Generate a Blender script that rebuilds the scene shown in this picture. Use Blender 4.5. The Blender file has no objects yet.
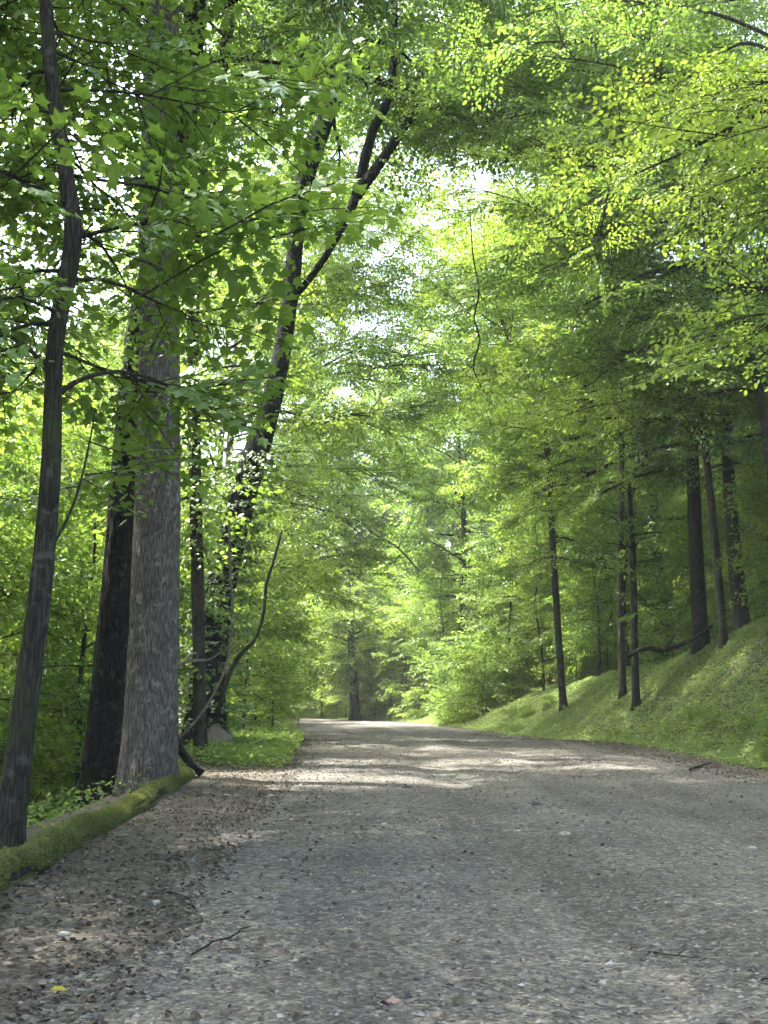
import bpy, math, random
import numpy as np
from mathutils import Vector, Matrix
R = math.radians
rng = np.random.default_rng(7)
S = bpy.context.scene
COL = S.collection

# ------------------------------------------------------------------ camera model
CAM_H, FPX, HORIZON = 1.30, 1100.0, 704.0
PITCH = math.atan((HORIZON - 512.0) / FPX)
def at(px, py, Y):
    """world point seen at pixel px,py at distance Y ahead"""
    u, v = (px - 384.0) / FPX, (512.0 - py) / FPX
    dy, dz = math.cos(PITCH) - v * math.sin(PITCH), math.sin(PITCH) + v * math.cos(PITCH)
    k = Y / dy
    return np.array([u * k, Y, CAM_H + dz * k])
def px2m(w, Y): return w * Y / FPX

# ------------------------------------------------------------------ smooth noise
def vnoise(x, y, seed=0):
    xi, yi = np.floor(x).astype(np.int64), np.floor(y).astype(np.int64)
    fx, fy = x - xi, y - yi
    fx, fy = fx * fx * (3 - 2 * fx), fy * fy * (3 - 2 * fy)
    def h(a, b):
        n = (a * 374761393 + b * 668265263 + seed * 1442695041) & 0x7fffffff
        n = ((n ^ (n >> 13)) * 1274126177) & 0x7fffffff
        return ((n ^ (n >> 16)) & 0xffff) / 65535.0
    return (h(xi, yi) * (1 - fx) + h(xi + 1, yi) * fx) * (1 - fy) + (h(xi, yi + 1) * (1 - fx) + h(xi + 1, yi + 1) * fx) * fy - 0.5

# ------------------------------------------------------------------ terrain
YS = np.array([-30, 0, 5, 11, 17, 25, 35, 42, 50, 60, 70, 80, 90, 100, 115, 140, 200])
XL = np.array([-1.2, -1.2, -1.3, -1.5, -1.6, -2.0, -2.5, -3.0, -3.9, -4.9, -5.8, -7.2, -10, -14, -22, -38, -80])
XR = np.array([6.4, 6.4, 6.6, 6.8, 7.0, 7.0, 6.7, 5.9, 4.6, 3.6, 2.6, 0.8, -2.6, -7, -15, -31, -73])
YB = np.array([-30, 20, 34, 50, 60, 90, 200])
SB = np.array([1.10, 1.10, 1.02, .66, .52, .42, .32])
def xl(y): return np.interp(y, YS, XL)
def xr(y): return np.interp(y, YS, XR)
def berm_x(y): return np.interp(y, [-30, 6, 8, 20, 24], [-2.45, -2.6, -2.78, -3.45, -3.75])
def terrain(x, y):
    x, y = np.asarray(x, float), np.asarray(y, float)
    l, r = xl(y), xr(y)
    dr, = (x - r,)
    z = 0.05 * vnoise(x * .35, y * .35, 3) + 0.02 * vnoise(x * 1.3, y * .9, 4)
    # wheel ruts and a gentle roll of the gravel further off
    c = (l + r) / 2
    inroad = np.clip(1 - np.abs(x - c) / ((r - l) / 2), 0, 1)
    z = z + .05 * np.sqrt(inroad) - .05 * np.exp(-((x - c + 1.5) / .45) ** 2) - .05 * np.exp(-((x - c - 1.0) / .45) ** 2)
    z = z + .10 * np.sin(y * .21 + 1.0) * np.exp(-((y - 38) / 14) ** 2)
    # right bank
    sb = np.interp(y, YB, SB)
    tq = np.clip(dr - .6, 0, 60); t = 3.9 - np.log1p(np.exp((3.9 - tq) * 2.2)) / 2.2
    bank = sb * (t - .35 * (1 - np.exp(-t / .35)))
    bank = bank + np.clip(dr - 4.6, 0, 60) * .13 + .08 * np.clip(dr, 0, .7)
    bank = bank + np.clip(dr, 0, 2.5) / 2.5 * (.34 * vnoise(x * .5, y * .35, 9) + .20 * vnoise(x * 1.5, y * 1.3, 10))
    z = z + np.where(dr > 0, bank, 0)
    # left verge and drop
    edge = np.where(y < 24, berm_x(y) - .15, l - np.interp(y, [24, 40, 80], [2.0, 3.4, 4.0]))
    dl = edge - x
    t = np.clip(dl, 0, 60)
    drop = -.62 * (t - 1.0 * (1 - np.exp(-t / 1.0)))
    drop = -6.0 * (1 - np.exp(drop / 6.0))
    drop = drop + np.clip(dl - 45, 0, 100) * .25
    drop = drop + np.clip(dl, 0, 3) / 3 * .5 * vnoise(x * .3, y * .3, 11)
    z = z + np.where(dl > 0, drop, 0)
    v = np.clip(l - x, 0, 1.0)
    z = z + v * .10 * vnoise(x * 1.5, y * 1.5, 12)
    return z
def tz(x, y): return float(terrain(x, y))

# ------------------------------------------------------------------ mesh helpers
def mk_mesh(name, verts, faces, mats, smooth=False):
    """faces: list of (int array MxK, material index, smooth?)"""
    me = bpy.data.meshes.new(name)
    verts = np.ascontiguousarray(verts, np.float32)
    me.vertices.add(len(verts)); me.vertices.foreach_set('co', verts.ravel())
    fl = [f for f in faces if len(f[0])]
    loops = np.concatenate([np.asarray(f[0], np.int32).ravel() for f in fl])
    tot = np.concatenate([np.full(len(f[0]), np.asarray(f[0]).shape[1], np.int32) for f in fl])
    start = np.concatenate([[0], np.cumsum(tot)[:-1]]).astype(np.int32)
    mi = np.concatenate([np.full(len(f[0]), f[1], np.int32) for f in fl])
    sm = np.concatenate([np.full(len(f[0]), bool(f[2]) if len(f) > 2 else smooth, bool) for f in fl])
    me.loops.add(len(loops)); me.loops.foreach_set('vertex_index', loops)
    me.polygons.add(len(tot)); me.polygons.foreach_set('loop_start', start); me.polygons.foreach_set('loop_total', tot)
    me.polygons.foreach_set('material_index', mi); me.polygons.foreach_set('use_smooth', sm)
    me.update(calc_edges=True)
    for m in mats: me.materials.append(m)
    return me
def link(name, me, parent=None, loc=None):
    o = bpy.data.objects.new(name, me); COL.objects.link(o)
    if parent is not None: o.parent = parent
    if loc is not None: o.location = loc
    return o
def thing(name, label, cat, loc, rz=0, group=None, scale=1):
    o = bpy.data.objects.new(name, None); COL.objects.link(o)
    o.empty_display_size = .3
    o.location = loc; o.rotation_euler = (0, 0, rz); o.scale = (scale,) * 3
    tag(o, label, cat, group)
    return o
def tag(o, label, cat, group=None):
    o['label'] = label; o['category'] = cat
    if group: o['group'] = group
    return o
def kind(o, k): o['kind'] = k; return o
def dup(src, loc, rz, scale, label=None, group=None):
    r = src.copy(); COL.objects.link(r)
    r.location = loc; r.rotation_euler = (0, 0, rz); r.scale = scale if isinstance(scale, tuple) else (scale,) * 3
    if label: r['label'] = label
    if group: r['group'] = group
    for ch in list(src.children):
        c = ch.copy(); COL.objects.link(c); c.parent = r
        for g in list(ch.children):
            d = g.copy(); COL.objects.link(d); d.parent = c
    return r

class Geo:
    def __init__(s): s.v = []; s.f = []; s.n = 0
    def add(s, v, f, mi=0, smooth=False):
        s.v.append(np.asarray(v, float)); s.f.append((np.asarray(f, np.int64) + s.n, mi, smooth)); s.n += len(v)
    def addm(s, v, fl):
        s.v.append(np.asarray(v, float))
        for f, mi, sm in fl: s.f.append((np.asarray(f, np.int64) + s.n, mi, sm))
        s.n += len(v)
    def mesh(s, name, mats): return mk_mesh(name, np.concatenate(s.v), s.f, mats)

def catmull(P, n):
    P = np.asarray(P, float)
    if len(P) < 3:
        t = np.linspace(0, 1, n)[:, None]; return P[0] * (1 - t) + P[-1] * t
    d = np.concatenate([[0], np.cumsum(np.linalg.norm(np.diff(P[:, :3], axis=0), axis=1))])
    Q = np.vstack([2 * P[0] - P[1], P, 2 * P[-1] - P[-2]])
    s = np.linspace(0, d[-1], n); i = np.clip(np.searchsorted(d, s, 'right') - 1, 0, len(P) - 2)
    t = ((s - d[i]) / np.maximum(d[i + 1] - d[i], 1e-9))[:, None]
    a, b, c, e = Q[i], Q[i + 1], Q[i + 2], Q[i + 3]
    return .5 * (2 * b + (c - a) * t + (2 * a - 5 * b + 4 * c - e) * t ** 2 + (3 * b - a - 3 * c + e) * t ** 3)

def tube(P, rad, sides=8, rough=0.0, flute=0.0, r_=rng, ridge=0):
    """P Nx3 centre line, rad N: a closed tube"""
    P = np.asarray(P, float); N = len(P); rad = np.broadcast_to(rad, (N,)).astype(float)
    T = np.gradient(P, axis=0); T /= np.linalg.norm(T, axis=1)[:, None] + 1e-9
    ref = np.array([1., 0, 0]) if abs(T[0, 0]) < .8 else np.array([0, 1., 0])
    U = np.cross(T, ref); U /= np.linalg.norm(U, axis=1)[:, None] + 1e-9
    W = np.cross(T, U)
    a = np.arange(sides) / sides * 2 * math.pi
    k = np.ones((N, sides))
    if flute:
        ph = r_.uniform(0, 6.28, 3)
        s = np.linspace(0, 1, N)[:, None]
        k = k + flute * (np.sin(3 * a + ph[0] + s * 2)[None] * .5 + np.sin(5 * a + ph[1] - s * 3) * .35 + np.sin(2 * a + ph[2] + s * 1.5) * .5).reshape(N, sides)
    if ridge:
        dist = np.concatenate([[0], np.cumsum(np.linalg.norm(np.diff(P, axis=0), axis=1))])[:, None]
        aa = a[None] + 0 * dist; sd = int(ridge * 1000) % 97
        q = aa * 5.5 + 1.4 * vnoise(aa * 2, dist * 1.3, sd) ; q2 = aa * 12 + 1.5 * vnoise(aa * 3, dist * 2, sd + 1)
        k = k + .11 * np.exp(-dist / (rad[0] * 1.3)) * np.maximum(0, np.sin(aa * 4 + 1.3 * np.sin(aa + sd)) + .3)
        k = k + ridge * (np.minimum(np.abs(vnoise(q, dist * .9, sd + 2)) * 5, 1) - .7) + ridge * .6 * (np.minimum(np.abs(vnoise(q2, dist * 2.2, sd + 3)) * 5, 1) - .7)
    if rough: k = k + r_.normal(0, rough, (N, sides))
    V = P[:, None] + (rad[:, None] * k)[..., None] * (np.cos(a)[None, :, None] * U[:, None] + np.sin(a)[None, :, None] * W[:, None])
    i = np.arange(N - 1)[:, None] * sides; j = np.arange(sides)[None]; j2 = (j + 1) % sides
    F = np.stack([i + j, i + j2, i + sides + j2, i + sides + j], -1).reshape(-1, 4)
    V = np.vstack([V.reshape(-1, 3), P[0], P[-1]])
    jj = np.arange(sides); b = N * sides
    caps = np.vstack([np.stack([(jj + 1) % sides, jj, np.full(sides, b)], -1),
                      np.stack([(N - 1) * sides + jj, (N - 1) * sides + (jj + 1) % sides, np.full(sides, b + 1)], -1)])
    return V, [(F, 0, True), (caps, 0, True)]

# ------------------------------------------------------------------ materials
def new_mat(name):
    m = bpy.data.materials.new(name); m.use_nodes = True
    nt = m.node_tree; nt.nodes.clear()
    return m, nt
def N(nt, t, **k):
    n = nt.nodes.new(t)
    for a, b in k.items():
        if a in n.inputs.keys() if hasattr(n.inputs, 'keys') else False: n.inputs[a].default_value = b
        else: setattr(n, a, b)
    return n
def ramp(nt, stops):
    n = nt.nodes.new('ShaderNodeValToRGB'); e = n.color_ramp.elements
    while len(e) < len(stops): e.new(.5)
    for q, (p, c) in zip(e, stops): q.position = p; q.color = (*c, 1)
    return n
def L(nt, a, b): nt.links.new(a, b)

def leaf_mat(name, dark, light, trans_gain=1.0, gloss=.10):
    m, nt = new_mat(name)
    g = N(nt, 'ShaderNodeNewGeometry'); oi = N(nt, 'ShaderNodeObjectInfo')
    rp = ramp(nt, [(0, dark), (.55, tuple((a + b) / 2 for a, b in zip(dark, light))), (.9, light), (1, (light[0] * 1.2, light[1] * 1.12, light[2] * 1.1))])
    mx = N(nt, 'ShaderNodeMath', operation='MULTIPLY_ADD'); L(nt, g.outputs['Random Per Island'], mx.inputs[0]); mx.inputs[1].default_value = .75
    m2 = N(nt, 'ShaderNodeMath', operation='MULTIPLY'); L(nt, oi.outputs['Random'], m2.inputs[0]); m2.inputs[1].default_value = .25
    tcl = N(nt, 'ShaderNodeTexCoord'); nz = N(nt, 'ShaderNodeTexNoise'); nz.inputs['Scale'].default_value = .9; nz.inputs['Detail'].default_value = 3
    L(nt, tcl.outputs['Object'], nz.inputs[0])
    mx.inputs[1].default_value = .5
    m3 = N(nt, 'ShaderNodeMath', operation='MULTIPLY_ADD'); L(nt, nz.outputs['Fac'], m3.inputs[0]); m3.inputs[1].default_value = .9; m3.inputs[2].default_value = -.22
    m4 = N(nt, 'ShaderNodeMath', operation='ADD'); L(nt, m2.outputs[0], m4.inputs[0]); L(nt, m3.outputs[0], m4.inputs[1])
    L(nt, m4.outputs[0], mx.inputs[2]); L(nt, mx.outputs[0], rp.inputs[0])
    d = N(nt, 'ShaderNodeBsdfDiffuse'); L(nt, rp.outputs[0], d.inputs[0])
    t = N(nt, 'ShaderNodeBsdfTranslucent')
    hs = N(nt, 'ShaderNodeMix', data_type='RGBA', blend_type='MULTIPLY'); hs.inputs[0].default_value = 1
    L(nt, rp.outputs[0], hs.inputs[6]); hs.inputs[7].default_value = (1.88 * trans_gain, 1.8 * trans_gain, 1.0 * trans_gain, 1)
    L(nt, hs.outputs[2], t.inputs[0])
    ad = N(nt, 'ShaderNodeMixShader'); ad.inputs[0].default_value = .5
    L(nt, d.outputs[0], ad.inputs[1]); L(nt, t.outputs[0], ad.inputs[2])
    gl = N(nt, 'ShaderNodeBsdfGlossy'); gl.inputs['Roughness'].default_value = .42; gl.inputs[0].default_value = (.85, .95, .75, 1)
    ms = N(nt, 'ShaderNodeMixShader'); ms.inputs[0].default_value = gloss
    fr = N(nt, 'ShaderNodeFresnel'); fr.inputs[0].default_value = 1.4
    fm = N(nt, 'ShaderNodeMath', operation='MULTIPLY_ADD'); L(nt, fr.outputs[0], fm.inputs[0]); fm.inputs[1].default_value = .26; fm.inputs[2].default_value = gloss * .12
    L(nt, fm.outputs[0], ms.inputs[0])
    L(nt, ad.outputs[0], ms.inputs[1]); L(nt, gl.outputs[0], ms.inputs[2])
    o = N(nt, 'ShaderNodeOutputMaterial'); L(nt, ms.outputs[0], o.inputs[0])
    return m

def bark_mat(name, base, crack, sc=1.0, moss=None, bump=.8, blotch=None):
    m, nt = new_mat(name)
    tc = N(nt, 'ShaderNodeTexCoord'); mp = N(nt, 'ShaderNodeMapping'); mp.inputs['Scale'].default_value = (25 * sc, 25 * sc, 3.0 * sc)
    L(nt, tc.outputs['Object'], mp.inputs[0])
    n1 = N(nt, 'ShaderNodeTexNoise'); n1.inputs['Scale'].default_value = 1.6; n1.inputs['Detail'].default_value = 6; n1.inputs['Roughness'].default_value = .65
    L(nt, mp.outputs[0], n1.inputs[0])
    mxv = N(nt, 'ShaderNodeMix', data_type='VECTOR'); mxv.inputs[0].default_value = .34
    L(nt, mp.outputs[0], mxv.inputs[4]); L(nt, n1.outputs['Color'], mxv.inputs[5])
    vo = N(nt, 'ShaderNodeTexVoronoi', feature='DISTANCE_TO_EDGE'); vo.inputs['Scale'].default_value = 1.5
    L(nt, mxv.outputs[1], vo.inputs[0])
    r1 = ramp(nt, [(0, (.25, .25, .25)), (.30, (1, 1, 1))]); L(nt, vo.outputs[0], r1.inputs[0])
    mul = N(nt, 'ShaderNodeMath', operation='MULTIPLY'); L(nt, r1.outputs[0], mul.inputs[0]); L(nt, n1.outputs['Fac'], mul.inputs[1])
    cr = ramp(nt, [(0.10, crack), (.34, tuple(.6 * a + .4 * b for a, b in zip(base, crack))), (.62, base), (.9, tuple(min(1, a * 1.25) for a in base))])
    L(nt, mul.outputs[0], cr.inputs[0])
    col = cr.outputs[0]
    n2 = N(nt, 'ShaderNodeTexNoise'); n2.inputs['Scale'].default_value = 1.1; n2.inputs['Detail'].default_value = 4
    L(nt, tc.outputs['Object'], n2.inputs[0])
    rr = ramp(nt, [(.4, (0, 0, 0)), (.62, (1, 1, 1))]); L(nt, n2.outputs['Fac'], rr.inputs[0])
    mx = N(nt, 'ShaderNodeMix', data_type='RGBA'); L(nt, rr.outputs[0], mx.inputs[0]); L(nt, col, mx.inputs[6])
    mm = N(nt, 'ShaderNodeMix', data_type='RGBA', blend_type='MULTIPLY'); mm.inputs[0].default_value = 1
    L(nt, col, mm.inputs[6]); mm.inputs[7].default_value = (*(blotch or (.75, .8, .72)), 1); L(nt, mm.outputs[2], mx.inputs[7])
    col = mx.outputs[2]
    nl_ = N(nt, 'ShaderNodeTexNoise'); nl_.inputs['Scale'].default_value = 7; nl_.inputs['Detail'].default_value = 5; L(nt, tc.outputs['Object'], nl_.inputs[0])
    rl = ramp(nt, [(.58, (0, 0, 0)), (.68, (.55, .55, .55))]); L(nt, nl_.outputs['Fac'], rl.inputs[0])
    ml = N(nt, 'ShaderNodeMix', data_type='RGBA'); L(nt, rl.outputs[0], ml.inputs[0]); L(nt, col, ml.inputs[6])
    ml.inputs[7].default_value = (min(1, base[0] * 1.35 + .03), min(1, base[1] * 1.45 + .035), min(1, base[2] * 1.4 + .03), 1); col = ml.outputs[2]
    p = N(nt, 'ShaderNodeBsdfPrincipled'); p.inputs['Roughness'].default_value = .92; p.inputs['Specular IOR Level'].default_value = .2
    if moss:
        n3 = N(nt, 'ShaderNodeTexNoise'); n3.inputs['Scale'].default_value = 2.3; n3.inputs['Detail'].default_value = 7
        L(nt, tc.outputs['Object'], n3.inputs[0])
        r3 = ramp(nt, [(.50, (0, 0, 0)), (.66, (.75, .75, .75))]); L(nt, n3.outputs['Fac'], r3.inputs[0])
        m3 = N(nt, 'ShaderNodeMix', data_type='RGBA'); L(nt, r3.outputs[0], m3.inputs[0]); L(nt, col, m3.inputs[6]); m3.inputs[7].default_value = (*moss, 1)
        col = m3.outputs[2]
    L(nt, col, p.inputs['Base Color'])
    b = N(nt, 'ShaderNodeBump'); b.inputs['Strength'].default_value = bump; b.inputs['Distance'].default_value = .09
    L(nt, mul.outputs[0], b.inputs['Height']); L(nt, b.outputs[0], p.inputs['Normal'])
    o = N(nt, 'ShaderNodeOutputMaterial'); L(nt, p.outputs[0], o.inputs[0])
    return m

def rand_mat(name, stops, rough=.85, trans=0.0, spec=.25):
    """one surface whose colour varies from piece to piece"""
    m, nt = new_mat(name)
    g = N(nt, 'ShaderNodeNewGeometry'); rp = ramp(nt, stops); L(nt, g.outputs['Random Per Island'], rp.inputs[0])
    tc = N(nt, 'ShaderNodeTexCoord'); n1 = N(nt, 'ShaderNodeTexNoise'); n1.inputs['Scale'].default_value = 25; n1.inputs['Detail'].default_value = 3
    L(nt, tc.outputs['Object'], n1.inputs[0])
    r2 = ramp(nt, [(.3, (.7, .7, .7)), (.7, (1.0, 1.0, 1.0))]); L(nt, n1.outputs['Fac'], r2.inputs[0])
    mm = N(nt, 'ShaderNodeMix', data_type='RGBA', blend_type='MULTIPLY'); mm.inputs[0].default_value = 1
    L(nt, rp.outputs[0], mm.inputs[6]); L(nt, r2.outputs[0], mm.inputs[7])
    p = N(nt, 'ShaderNodeBsdfPrincipled'); p.inputs['Roughness'].default_value = rough; p.inputs['Specular IOR Level'].default_value = spec
    L(nt, mm.outputs[2], p.inputs['Base Color'])
    sh = p.outputs[0]
    if trans:
        t = N(nt, 'ShaderNodeBsdfTranslucent'); L(nt, rp.outputs[0], t.inputs[0])
        ms = N(nt, 'ShaderNodeMixShader'); ms.inputs[0].default_value = trans
        L(nt, sh, ms.inputs[1]); L(nt, t.outputs[0], ms.inputs[2]); sh = ms.outputs[0]
    o = N(nt, 'ShaderNodeOutputMaterial'); L(nt, sh, o.inputs[0])
    return m

def ground_mat(name, c1, c2, c3, fine, road=False):
    m, nt = new_mat(name)
    tc = N(nt, 'ShaderNodeTexCoord')
    n1 = N(nt, 'ShaderNodeTexNoise'); n1.inputs['Scale'].default_value = .45; n1.inputs['Detail'].default_value = 8; n1.inputs['Roughness'].default_value = .6
    L(nt, tc.outputs['Object'], n1.inputs[0])
    r1 = ramp(nt, [(.35, c1), (.52, c2), (.68, c3)]); L(nt, n1.outputs['Fac'], r1.inputs[0])
    vo = N(nt, 'ShaderNodeTexVoronoi'); vo.inputs['Scale'].default_value = fine; L(nt, tc.outputs['Object'], vo.inputs[0])
    sp = N(nt, 'ShaderNodeSeparateColor'); L(nt, vo.outputs['Color'], sp.inputs[0])
    r2 = ramp(nt, [(0, (.45, .45, .45)), (.5, (.85, .85, .85)), (.85, (1.1, 1.1, 1.08)), (1, (1.7, 1.65, 1.55))]); L(nt, sp.outputs[0], r2.inputs[0])
    v2 = N(nt, 'ShaderNodeTexVoronoi'); v2.inputs['Scale'].default_value = fine * .42; L(nt, tc.outputs['Object'], v2.inputs[0])
    s2 = N(nt, 'ShaderNodeSeparateColor'); L(nt, v2.outputs['Color'], s2.inputs[0])
    r3 = ramp(nt, [(0, (.7, .7, .7)), (.6, (1, 1, 1)), (1, (1.35, 1.3, 1.25))]); L(nt, s2.outputs[1], r3.inputs[0])
    a = N(nt, 'ShaderNodeMix', data_type='RGBA', blend_type='MULTIPLY'); a.inputs[0].default_value = 1
    L(nt, r1.outputs[0], a.inputs[6]); L(nt, r2.outputs[0], a.inputs[7])
    b = N(nt, 'ShaderNodeMix', data_type='RGBA', blend_type='MULTIPLY'); b.inputs[0].default_value = 1
    L(nt, a.outputs[2], b.inputs[6]); L(nt, r3.outputs[0], b.inputs[7])
    if road:
        mpr = N(nt, 'ShaderNodeMapping'); mpr.inputs['Scale'].default_value = (1.1, .10, 1); L(nt, tc.outputs['Object'], mpr.inputs[0])
        nr = N(nt, 'ShaderNodeTexNoise'); nr.inputs['Scale'].default_value = 1.0; nr.inputs['Detail'].default_value = 5; L(nt, mpr.outputs[0], nr.inputs[0])
        rt = ramp(nt, [(.30, (.66, .65, .62)), (.5, (.95, .95, .95)), (.72, (1.32, 1.30, 1.25))]); L(nt, nr.outputs['Fac'], rt.inputs[0])
        b3 = N(nt, 'ShaderNodeMix', data_type='RGBA', blend_type='MULTIPLY'); b3.inputs[0].default_value = 1
        L(nt, b.outputs[2], b3.inputs[6]); L(nt, rt.outputs[0], b3.inputs[7]); b = b3
    p = N(nt, 'ShaderNodeBsdfPrincipled'); p.inputs['Roughness'].default_value = .9; p.inputs['Specular IOR Level'].default_value = .25
    L(nt, b.outputs[2], p.inputs['Base Color'])
    bm = N(nt, 'ShaderNodeBump'); bm.inputs['Strength'].default_value = .9; bm.inputs['Distance'].default_value = .02; bm.invert = True
    L(nt, vo.outputs['Distance'], bm.inputs['Height'])
    b2 = N(nt, 'ShaderNodeBump'); b2.inputs['Strength'].default_value = .5; b2.inputs['Distance'].default_value = .05
    n4 = N(nt, 'ShaderNodeTexNoise'); n4.inputs['Scale'].default_value = 6; n4.inputs['Detail'].default_value = 6; L(nt, tc.outputs['Object'], n4.inputs[0])
    L(nt, n4.outputs['Fac'], b2.inputs['Height']); L(nt, bm.outputs[0], b2.inputs['Normal']); L(nt, b2.outputs[0], p.inputs['Normal'])
    o = N(nt, 'ShaderNodeOutputMaterial'); L(nt, p.outputs[0], o.inputs[0])
    return m

M_leaf = leaf_mat('leaf_green', (.060, .115, .028), (.136, .222, .050), 1.14)
M_leaf_b = leaf_mat('leaf_bright', (.090, .150, .030), (.182, .270, .056), 1.2)
M_leaf_d = leaf_mat('leaf_deep', (.045, .090, .030), (.095, .165, .050), 1.0)
M_herb = leaf_mat('herb_green', (.095, .160, .040), (.190, .280, .075), .95, .05)
M_moss = leaf_mat('moss_green', (.115, .140, .046), (.200, .225, .085), .6, .01)
M_bank = leaf_mat('bank_herb_green', (.130, .195, .080), (.235, .325, .140), .9, .03)
M_bark_d = bark_mat('bark_dark', (.070, .062, .050), (.016, .014, .011), 1.0, moss=(.045, .06, .025))
M_bark_p = bark_mat('bark_pale', (.285, .262, .235), (.060, .053, .047), 1.25, bump=1.0, blotch=(.82, .80, .78))
M_bark_b = bark_mat('bark_blackish', (.036, .034, .033), (.010, .010, .010), 1.0, bump=1.0)
M_bark_m = bark_mat('bark_mid', (.12, .105, .085), (.03, .026, .02), 1.3, moss=(.05, .065, .03))
M_dead = bark_mat('dead_wood', (.33, .29, .23), (.12, .1, .08), 2.0)
M_twig = bark_mat('twig_bark', (.075, .06, .045), (.03, .025, .02), 2.0)
M_litter = rand_mat('dead_leaves', [(0, (.045, .034, .025)), (.4, (.085, .066, .050)), (.78, (.14, .115, .09)), (1, (.27, .23, .18))], .8, .15)
M_stone = rand_mat('gravel_stone', [(0, (.055, .053, .05)), (.35, (.12, .116, .108)), (.8, (.20, .194, .18)), (1, (.29, .28, .26))], .85)
M_rock = rand_mat('rock', [(0, (.19, .155, .13)), (1, (.24, .20, .165))], .9)
M_road = ground_mat('gravel_surface', (.106, .102, .091), (.135, .130, .117), (.165, .158, .143), 42, True)
M_soil = ground_mat('forest_soil', (.075, .067, .055), (.105, .094, .077), (.088, .083, .062), 30)

# ------------------------------------------------------------------ leaf templates (x along the leaf, length 1)
RH = (np.array([(0, 0, 0), (.45, .33, .07), (1, 0, -.12), (.45, -.33, .07)]), np.array([(0, 2, 1), (0, 3, 2)]))
OV = (np.array([(0, 0, 0), (.28, .27, .06), (.68, .24, .0), (1, 0, -.16), (.68, -.24, 0), (.28, -.27, .06), (.5, 0, -.03)]),
      np.array([(0, 6, 1), (1, 6, 2), (2, 6, 3), (3, 6, 4), (4, 6, 5), (5, 6, 0)]))
def lobed():
    pol = [(0, 0), (100, .42), (78, .30), (52, .66), (30, .40), (0, .74), (-30, .40), (-52, .66), (-78, .30), (-100, .42)]
    c = np.array([.26, 0, 0.04]); v = [c]
    for i, (a, r) in enumerate(pol):
        if i == 0: v.append((0, 0, 0)); continue
        v.append((c[0] + r * math.cos(R(a)), r * math.sin(R(a)), -.16 * r * r - (.03 if r < .45 else 0)))
    n = len(pol)
    return np.array(v), np.array([(0, 1 + i, 1 + (i + 1) % n) for i in range(n)])
LB = lobed()

def rot_dir(d, up_tilt, roll):
    """rows -> matrix whose x axis is d, z near up, rolled"""
    d = d / np.linalg.norm(d, axis=-1, keepdims=True)
    up = np.zeros_like(d); up[..., 2] = 1
    y = np.cross(up, d); y /= np.linalg.norm(y, axis=-1, keepdims=True) + 1e-6
    z = np.cross(d, y)
    c, s = np.cos(roll)[..., None], np.sin(roll)[..., None]
    y2, z2 = y * c + z * s, -y * s + z * c
    return np.stack([d, y2, z2], -1)

def place(tmpl, P, M, sc):
    v, f = tmpl
    V = np.einsum('nij,kj->nki', M, v) * np.asarray(sc)[:, None, None] + P[:, None]
    F = f[None] + (np.arange(len(P)) * len(v))[:, None, None]
    return V.reshape(-1, 3), F.reshape(-1, f.shape[1])

def make_unit(r_, tmpl, length=1.3, leaf=.10, gap=.075, droop=.14):
    """one flat leafy spray along +x; returns verts, leaf tris, twig tris"""
    V, FL, FT, n = [], [], [], 0
    axes = []
    npts = 7
    x = np.linspace(0, length, npts)
    main = np.stack([x, .05 * np.sin(x * 3 + r_.uniform(0, 6)), -droop * x * x / length], -1)
    axes.append((main, .010))
    t = .18
    side = 1
    while t < .92:
        p = main[0] + (main[-1] - main[0]) * t; i = min(int(t * (npts - 1)), npts - 2); p = main[i] + (main[i + 1] - main[i]) * (t * (npts - 1) - i)
        ln = length * (.62 * (1 - t) + .16) * r_.uniform(.75, 1.2); a = side * R(r_.uniform(38, 62))
        xs = np.linspace(0, ln, 4)
        axes.append((np.stack([p[0] + xs * math.cos(a), p[1] + xs * math.sin(a), p[2] + xs * r_.uniform(-.12, .16) - droop * 1.2 * xs * xs], -1), .005))
        side = -side; t += r_.uniform(.09, .15)
    for A, rr in axes:
        d = np.diff(A, axis=0); ln = np.linalg.norm(d, axis=1).sum()
        k = max(2, int(ln / gap)); s = (np.arange(k) + r_.uniform(.2, .8, k)) / k
        keep = s * ln > (.22 if rr > .006 else .06); s = s[keep]; k = len(s)
        if k:
            q = s * (len(A) - 1); i = np.minimum(q.astype(int), len(A) - 2); P = A[i] + d[i] * (q - i)[:, None]
            dr = d[i] / np.linalg.norm(d[i], axis=1)[:, None]
            sd = np.where(np.arange(k) % 2 == 0, 1, -1) * np.radians(r_.uniform(25, 75, k))
            c, sn = np.cos(sd), np.sin(sd)
            D = np.stack([dr[:, 0] * c - dr[:, 1] * sn, dr[:, 0] * sn + dr[:, 1] * c, dr[:, 2] + r_.normal(-.22, .28, k)], -1)
            M = rot_dir(D, 0, r_.normal(0, .42, k))
            P = P + D * .03
            v, f = place(tmpl, P, M, leaf * r_.uniform(.5, 1.3, k))
            V.append(v); FL.append(f + n); n += len(v)
        # twig: thin three-sided prism
        B = A[[0, len(A) // 2, -1]]; ring = []
        for q, w in zip(B, (rr, rr * .7, rr * .3)):
            for a in (0, 2.09, 4.19): ring.append(q + w * np.array([0, math.cos(a), math.sin(a)]))
        ring = np.array(ring); tf = []
        for lv in (0, 3):
            for j in range(3):
                a, b = lv + j, lv + (j + 1) % 3; tf += [(a, b, b + 3), (a, b + 3, a + 3)]
        V.append(ring); FT.append(np.array(tf) + n); n += len(ring)
    return np.concatenate(V), np.concatenate(FL), np.concatenate(FT)

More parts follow.
